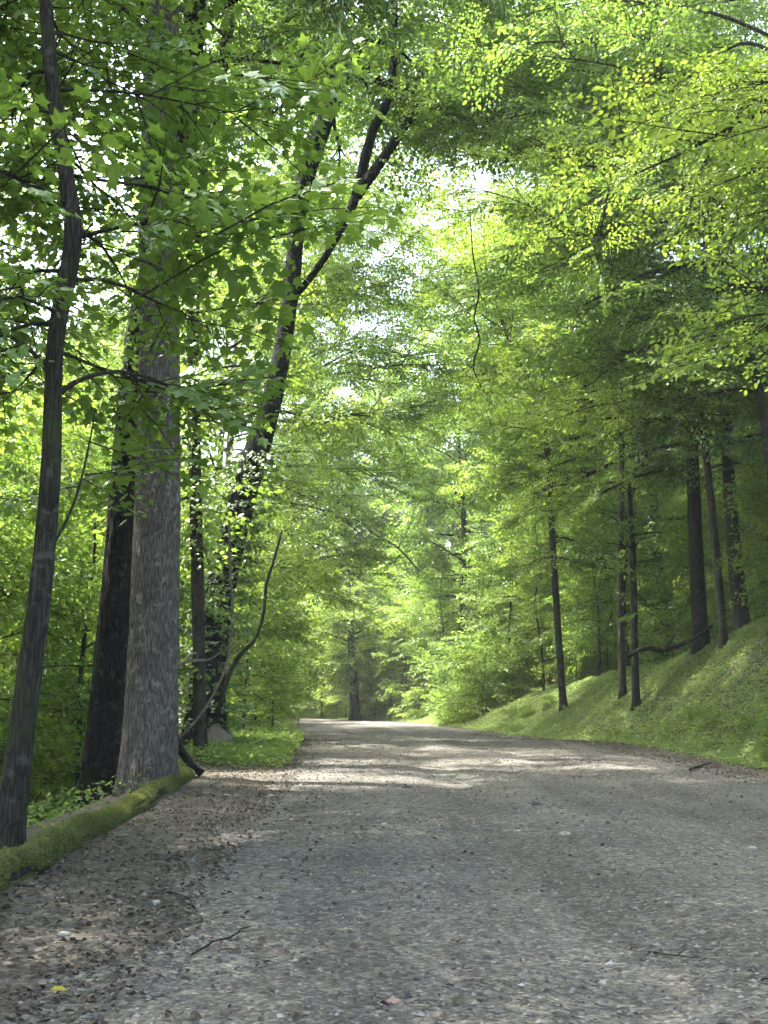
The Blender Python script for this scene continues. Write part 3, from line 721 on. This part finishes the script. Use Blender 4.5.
for i, x, y, s in [(0, 1.6, 83, 1.0), (1, .6, 91, 1.1), (2, 4.2, 79, 1.1), (1, -3.2, 93, 1.0), (0, -5.5, 99, 1.2), (1, -9.5, 103, 1.3), (2, -13, 106, 1.2), (0, -6.5, 106, 1.3), (1, -17, 110, 1.2), (0, -9.5, 84, 1.2), (1, -8.2, 70, 1), (2, -3.5, 101, 1.2), (0, 2, 100, 1.2)]:
    taken.append((x, y, 1.8)); put(UNDER, i, x, y, i * 1.3 + y, s, zone_of(x, y))
sow(TALL, 30, 6.0, 34, 78, 4.5, 13, .85, 1.15, tall_ok)
sow(TALL, 54, 4.2, 80, 117, 2.5, 4, 1.1, 1.5, tall_ok)
sow(UNDER, 42, 2.6, 22, 60, 3.8, 99, .7, 1.05, gate)
sow(UNDER, 60, 2.0, 27, 75, 99, 5.2, .45, 1.0, lambda x, y: x - xr(y) < 16)
sow(UNDER, 25, 2.6, 24, 75, 99, 12, .8, 1.2)
sow(UNDER, 75, 2.3, 72, 114, 1.4, 1.8, .8, 1.5)
sow(SHRUB, 40, 1.5, 13, 60, 3.6, 99, .7, 1.3, gate)
sow(SHRUB, 55, 1.0, 30, 70, 99, 5.0, .45, 1.0, lambda x, y: x - xr(y) < 10)
sow(SHRUB, 16, .6, 20, 60, 99, .8, .12, .22, lambda x, y: x - xr(y) < 3)
sow(SHRUB, 50, 1.2, 60, 100, .8, 1.0, .7, 1.2)

for p_ in TALL + SPREAD + AIMED + UNDER + SHRUB:        # a kind that was never placed is not part of the wood
    if p_.name not in used:
        for ch in list(p_.children): bpy.data.objects.remove(ch)
        bpy.data.objects.remove(p_)

# ================================================================== SMALL THINGS
def sprig(name, label, cat, Y, lines, mat, sides=7, rough=.05, ypts=None):
    """things made of bent stems given by pixels at distance Y"""
    r_ = np.random.default_rng(len(label)); g = Geo(); base = at(lines[0][0][0], lines[0][0][1], Y)
    for ln in lines:
        Q = np.array([at(a, b, Y + (e[0] if e else 0)) for a, b, w, *e in ln]) - base
        q = catmull(np.column_stack([Q, [px2m(l[2], Y) / 2 for l in ln]]), 18)
        v, f = tube(q[:, :3], np.maximum(q[:, 3], .003), sides, rough, r_=r_); g.addm(v, f)
    return tag(link(name, g.mesh(name, [mat]), None, base), label, cat)

# mossy log
r_ = np.random.default_rng(300)
yy = np.linspace(2.5, 20.8, 90); bx = berm_x(yy) - .05
P = np.stack([bx + .06 * vnoise(yy * .8, yy * 0, 51), yy, terrain(bx, yy) + .06 + .05 * vnoise(yy * .9, yy * 0 + 4, 52)], -1)
rr = (.128 + .03 * vnoise(yy * 1.4, yy * 0, 53)) * np.interp(yy, [2.5, 19.8, 20.8], [1.1, 1, .35])
t = thing('mossy_log', 'long moss-covered log edging the leafy verge below the big trunks', 'log', tuple(P[0]))
gw = Geo(); v, f = tube(P - P[0], rr, 18, .05, .08, r_); gw.addm(v, f)
lo = link('log_body', gw.mesh('log_body', [M_bark_d]), t)
k = 110000; i = r_.integers(0, 89, k); fr_ = r_.random(k)[:, None]; a = r_.uniform(-.6, math.pi + .6, k)
C = P[i] * (1 - fr_) + P[i + 1] * fr_ - P[0]; out = np.stack([np.cos(a), np.zeros(k), np.sin(a)], -1)
keep = vnoise(P[i, 1] * 1.2, a * 1.5, 54) > -.5 + .22 * (np.cos(a) > .85)
C, out, i, k = C[keep], out[keep], i[keep], keep.sum()
D = out + r_.normal(0, .5, (k, 3))
v, f = place(RH, C + out * (rr[i] * 1.0)[:, None], rot_dir(D, 0, r_.normal(0, .6, k)), r_.uniform(.012, .034, k))
gm = Geo(); gm.add(v, f); link('moss', gm.mesh('moss', [M_moss]), t)

sprig('bent_root', 'dark bent root beside the foot of the big pale trunk', 'root', 20.8, [[(168, 690, 8), (170, 722, 9), (178, 745, 9), (188, 760, 9), (202, 774, 8)]], M_bark_b)
sprig('woody_vine', 'pale thin vine curving up past the leaning tree', 'vine', 24.5, [[(176, 742, 2.2), (198, 718, 2.5), (216, 690, 2.5), (229, 655, 2.9), (233, 615, 2.9), (230, 570, 2.5), (229, 520, 2.2)]], M_dead)
sprig('curved_sapling', 'dark curved sapling stem arching right beside the leaning tree', 'sapling', 27, [[(218, 716, 5), (224, 690, 5), (236, 660, 5), (256, 638, 3.4), (264, 610, 3.6), (266, 585, 3.6), (274, 560, 2.9), (282, 530, 2.2)]], M_bark_d)
sprig('dead_twig', 'bare pale twig jutting from behind the big pale trunk', 'twig', 19.3, [[(168, 667, 4), (190, 661, 3), (208, 660, 2.5), (220, 653, 1.5)], [(184, 662, 2.2), (190, 655, 2), (197, 653, 1)]], M_dead)
sprig('hanging_vine', 'thin dark vine dangling in front of the bright foliage over the road', 'vine', 30, [[(470, 215, 1.1), (473, 255, 1.4), (479, 292, 1.9), (474, 318, 1.7), (480, 340, 1.9), (473, 364, 1.6), (477, 378, 1.2), (482, 390, .6)], [(479, 292, 1.1), (486, 306, .8), (485, 318, .4)], [(474, 364, 1.0), (466, 374, .6), (466, 382, .3)]], M_bark_b)
sprig('dead_branch', 'pale bare broken branch hanging in the bright foliage over the far road', 'branch', 56, [
    [(338, 482, 1.2), (352, 510, 1.8), (372, 532, 2.2), (398, 548, 2.2), (420, 572, 2.6)], [(372, 532, 1.6), (360, 545, 1.2), (344, 548, .8)], [(398, 548, 1.6), (408, 530, 1.2), (415, 508, .8)], [(352, 510, 1.2), (368, 500, .8)]], M_dead)
sprig('fallen_branch', 'fallen dark branch lying across the upper edge of the grassy bank', 'branch', 36, [[(628, 656, 4, .3), (645, 648, 5), (664, 650, 5), (690, 640, 4), (712, 626, 3, .5)], [(664, 650, 3), (676, 634, 2)]], M_bark_m)

def lump(name, label, cat, x, y, sx, sy, sz, mat, seed, dz=0.0, sub=3, rz=0):
    import bmesh
    r_ = np.random.default_rng(seed); bm = bmesh.new(); bmesh.ops.create_icosphere(bm, subdivisions=sub, radius=1)
    V = np.array([v.co[:] for v in bm.verts]); o = r_.uniform(0, 50, 3)
    k = 1 + .35 * vnoise(V[:, 0] * 1.4 + o[0], V[:, 1] * 1.4 + V[:, 2] + o[1], seed) + .2 * vnoise(V[:, 0] * 3 + o[2], V[:, 2] * 3 + V[:, 1], seed + 1)
    V = V * k[:, None]
    for q in range(5):                                  # chipped flat faces
        nrm = r_.normal(0, 1, 3); nrm /= np.linalg.norm(nrm); d = V @ nrm; V = V - np.maximum(d - .78, 0)[:, None] * nrm * .85
    V *= (sx, sy, sz)
    for v, c in zip(bm.verts, V): v.co = c
    me = bpy.data.meshes.new(name); bm.to_mesh(me); bm.free(); me.materials.append(mat)
    o = link(name, me, None, (x, y, tz(x, y) + sz * .35 + dz)); o.rotation_euler = (0, 0, rz)
    return tag(o, label, cat)
def ground_px(px, py):
    Y = 1.0
    for Yt in np.arange(4, 90, .05):
        p_ = at(px, py, Yt)
        if p_[2] < tz(p_[0], Yt): return p_[0], Yt
    return p_[0], 90
x_, y_ = ground_px(218, 754); lump('boulder', 'brown rounded boulder among verge plants in front of the leaning tree', 'boulder', x_, y_, .42, .36, .46, M_rock, 1, dz=.10)
M_pink = rand_mat('pink_stone', [(0, (.30, .19, .155)), (1, (.33, .21, .17))]); M_whit = rand_mat('white_stone', [(0, (.26, .25, .225)), (1, (.30, .29, .26))]); M_drk = rand_mat('dark_stone', [(0, (.06, .055, .05)), (1, (.09, .085, .08))])
for px, py, s, lab, mt, sd in [(393, 1006, .035, 'pinkish stone on the gravel at the bottom of the photo', M_pink, 2), (156, 905, .040, 'whitish stone at the end of the stick on the left verge', M_whit, 3),
        (64, 936, .040, 'pale flat stone among the dead leaves of the left verge', M_whit, 4), (565, 836, .065, 'flat pale stone lying on the dark middle of the road', M_whit, 5),
        (537, 806, .075, 'small dark stone on the far right half of the road', M_drk, 6), (752, 850, .05, 'pale stone at the right rim of the gravel', M_whit, 7), (407, 789, .09, 'dark clod on the middle of the road', M_drk, 8)]:
    x_, y_ = ground_px(px, py); lump('stone', lab, 'stone', x_, y_, s, s * .8, s * .5, mt, sd, sub=2)
def stick(px1, py1, px2, py2, w, label, mat, seed):
    a, b = ground_px(px1, py1), ground_px(px2, py2); r_ = np.random.default_rng(seed)
    n = 8; t = np.linspace(0, 1, n); X = a[0] + (b[0] - a[0]) * t + r_.normal(0, .012, n); Y = a[1] + (b[1] - a[1]) * t + r_.normal(0, .02, n)
    P = np.stack([X, Y, surf(X, Y) + w + .006], -1); g = Geo(); v, f = tube(catmull(P - P[0], 20), np.linspace(w, w * .5, 20), 7, .06, r_=r_); g.addm(v, f)
    q = catmull(np.array([P[4] - P[0], P[4] - P[0] + (.06, .05, .02), P[4] - P[0] + (.16, .09, .02)]), 8); v, f = tube(q, np.linspace(w * .6, w * .25, 8), 6, .04, r_=r_); g.addm(v, f)
    tag(link('stick', g.mesh('stick', [mat]), None, tuple(P[0])), label, 'stick')
stick(98, 900, 150, 906, .007, 'thin straw-coloured stick lying on the left verge', M_dead, 1)
stick(190, 962, 250, 930, .006, 'dark twig lying on the left part of the gravel', M_bark_b, 2)
stick(650, 958, 700, 962, .006, 'brown twig on the right part of the gravel near the camera', M_bark_m, 3)
stick(690, 772, 712, 764, .03, 'weathered stick at the foot of the grassy bank', M_bark_m, 4)
x_, y_ = ground_px(49, 1000)
v, f = place((OV[0], OV[1]), np.zeros((1, 3)), rot_dir(np.array([[.9, .3, .05]]), 0, np.array([.2])), np.array([.085]))
M_yel = rand_mat('yellow_leaf', [(0, (.42, .38, .04)), (1, (.45, .4, .05))], .6, .3)
tag(link('fallen_leaf', mk_mesh('fallen_leaf', v, [(f, 0)], [M_yel]), None, (x_, y_, tz(x_, y_) + .04)), 'fresh yellow leaf on the left verge near the camera', 'leaf')

# ================================================================== LIGHT, CAMERA
SUN_EL, SUN_AZ = R(62), R(-62)                 # azimuth clockwise from straight ahead (+Y)
sun = bpy.data.lights.new('sun', 'SUN'); sun.energy = 2.8; sun.angle = R(.53); sun.color = (1, .95, .86)
so = bpy.data.objects.new('sun', sun); COL.objects.link(so)
dirv = Vector((math.sin(SUN_AZ) * math.cos(SUN_EL), math.cos(SUN_AZ) * math.cos(SUN_EL), math.sin(SUN_EL)))
so.rotation_euler = dirv.to_track_quat('Z', 'Y').to_euler(); so.location = (0, 0, 40)
w = bpy.data.worlds.new('World'); S.world = w; w.use_nodes = True; nt = w.node_tree; nt.nodes.clear()
sky = nt.nodes.new('ShaderNodeTexSky'); sky.sky_type = 'NISHITA'; sky.sun_disc = False; sky.sun_elevation = SUN_EL; sky.sun_rotation = SUN_AZ
sky.air_density = 1.0; sky.dust_density = 5.0; sky.ozone_density = 0.5
bg = nt.nodes.new('ShaderNodeBackground'); bg.inputs[1].default_value = .15
wo = nt.nodes.new('ShaderNodeOutputWorld'); nt.links.new(sky.outputs[0], bg.inputs[0]); nt.links.new(bg.outputs[0], wo.inputs[0])
cam = bpy.data.cameras.new('camera'); co = bpy.data.objects.new('camera', cam); COL.objects.link(co)
cam.sensor_fit = 'VERTICAL'; cam.sensor_height = 36; cam.lens = FPX / 1024 * 36; cam.clip_start = .05; cam.clip_end = 3000
co.location = (0, 0, CAM_H); co.rotation_euler = (math.pi / 2 + PITCH, 0, 0)
S.camera = co
vs = S.view_settings; S.display_settings.display_device = 'sRGB'; vs.view_transform = 'Standard'; vs.look = 'None'; vs.exposure = 3.32; vs.gamma = 1; vs.use_curve_mapping = False
cy = S.cycles; cy.max_bounces = 8; cy.diffuse_bounces = 4; cy.glossy_bounces = 2; cy.transmission_bounces = 7; cy.transparent_max_bounces = 4
cy.sample_clamp_indirect = 6; cy.use_denoising = True; cy.caustics_reflective = False; cy.caustics_refractive = False

# ------------------------------------------------------------------ faint haze added as a veil that lifts the shadows
hm, hn = new_mat('haze'); pv = N(hn, 'ShaderNodeVolumePrincipled'); pv.inputs['Density'].default_value = .0006; pv.inputs['Color'].default_value = (.92, .96, .92, 1)
ho = N(hn, 'ShaderNodeOutputMaterial'); L(hn, pv.outputs[0], ho.inputs['Volume'])
hv = np.array([(a, b, c) for a in (-715, 715) for b in (-310, 810) for c in (-9, 54)], float)
hf = np.array([(0, 1, 3, 2), (4, 6, 7, 5), (0, 4, 5, 1), (2, 3, 7, 6), (0, 2, 6, 4), (1, 5, 7, 3)])
kind(link('haze', mk_mesh('haze', hv, [(hf, 0)], [hm])), 'stuff')
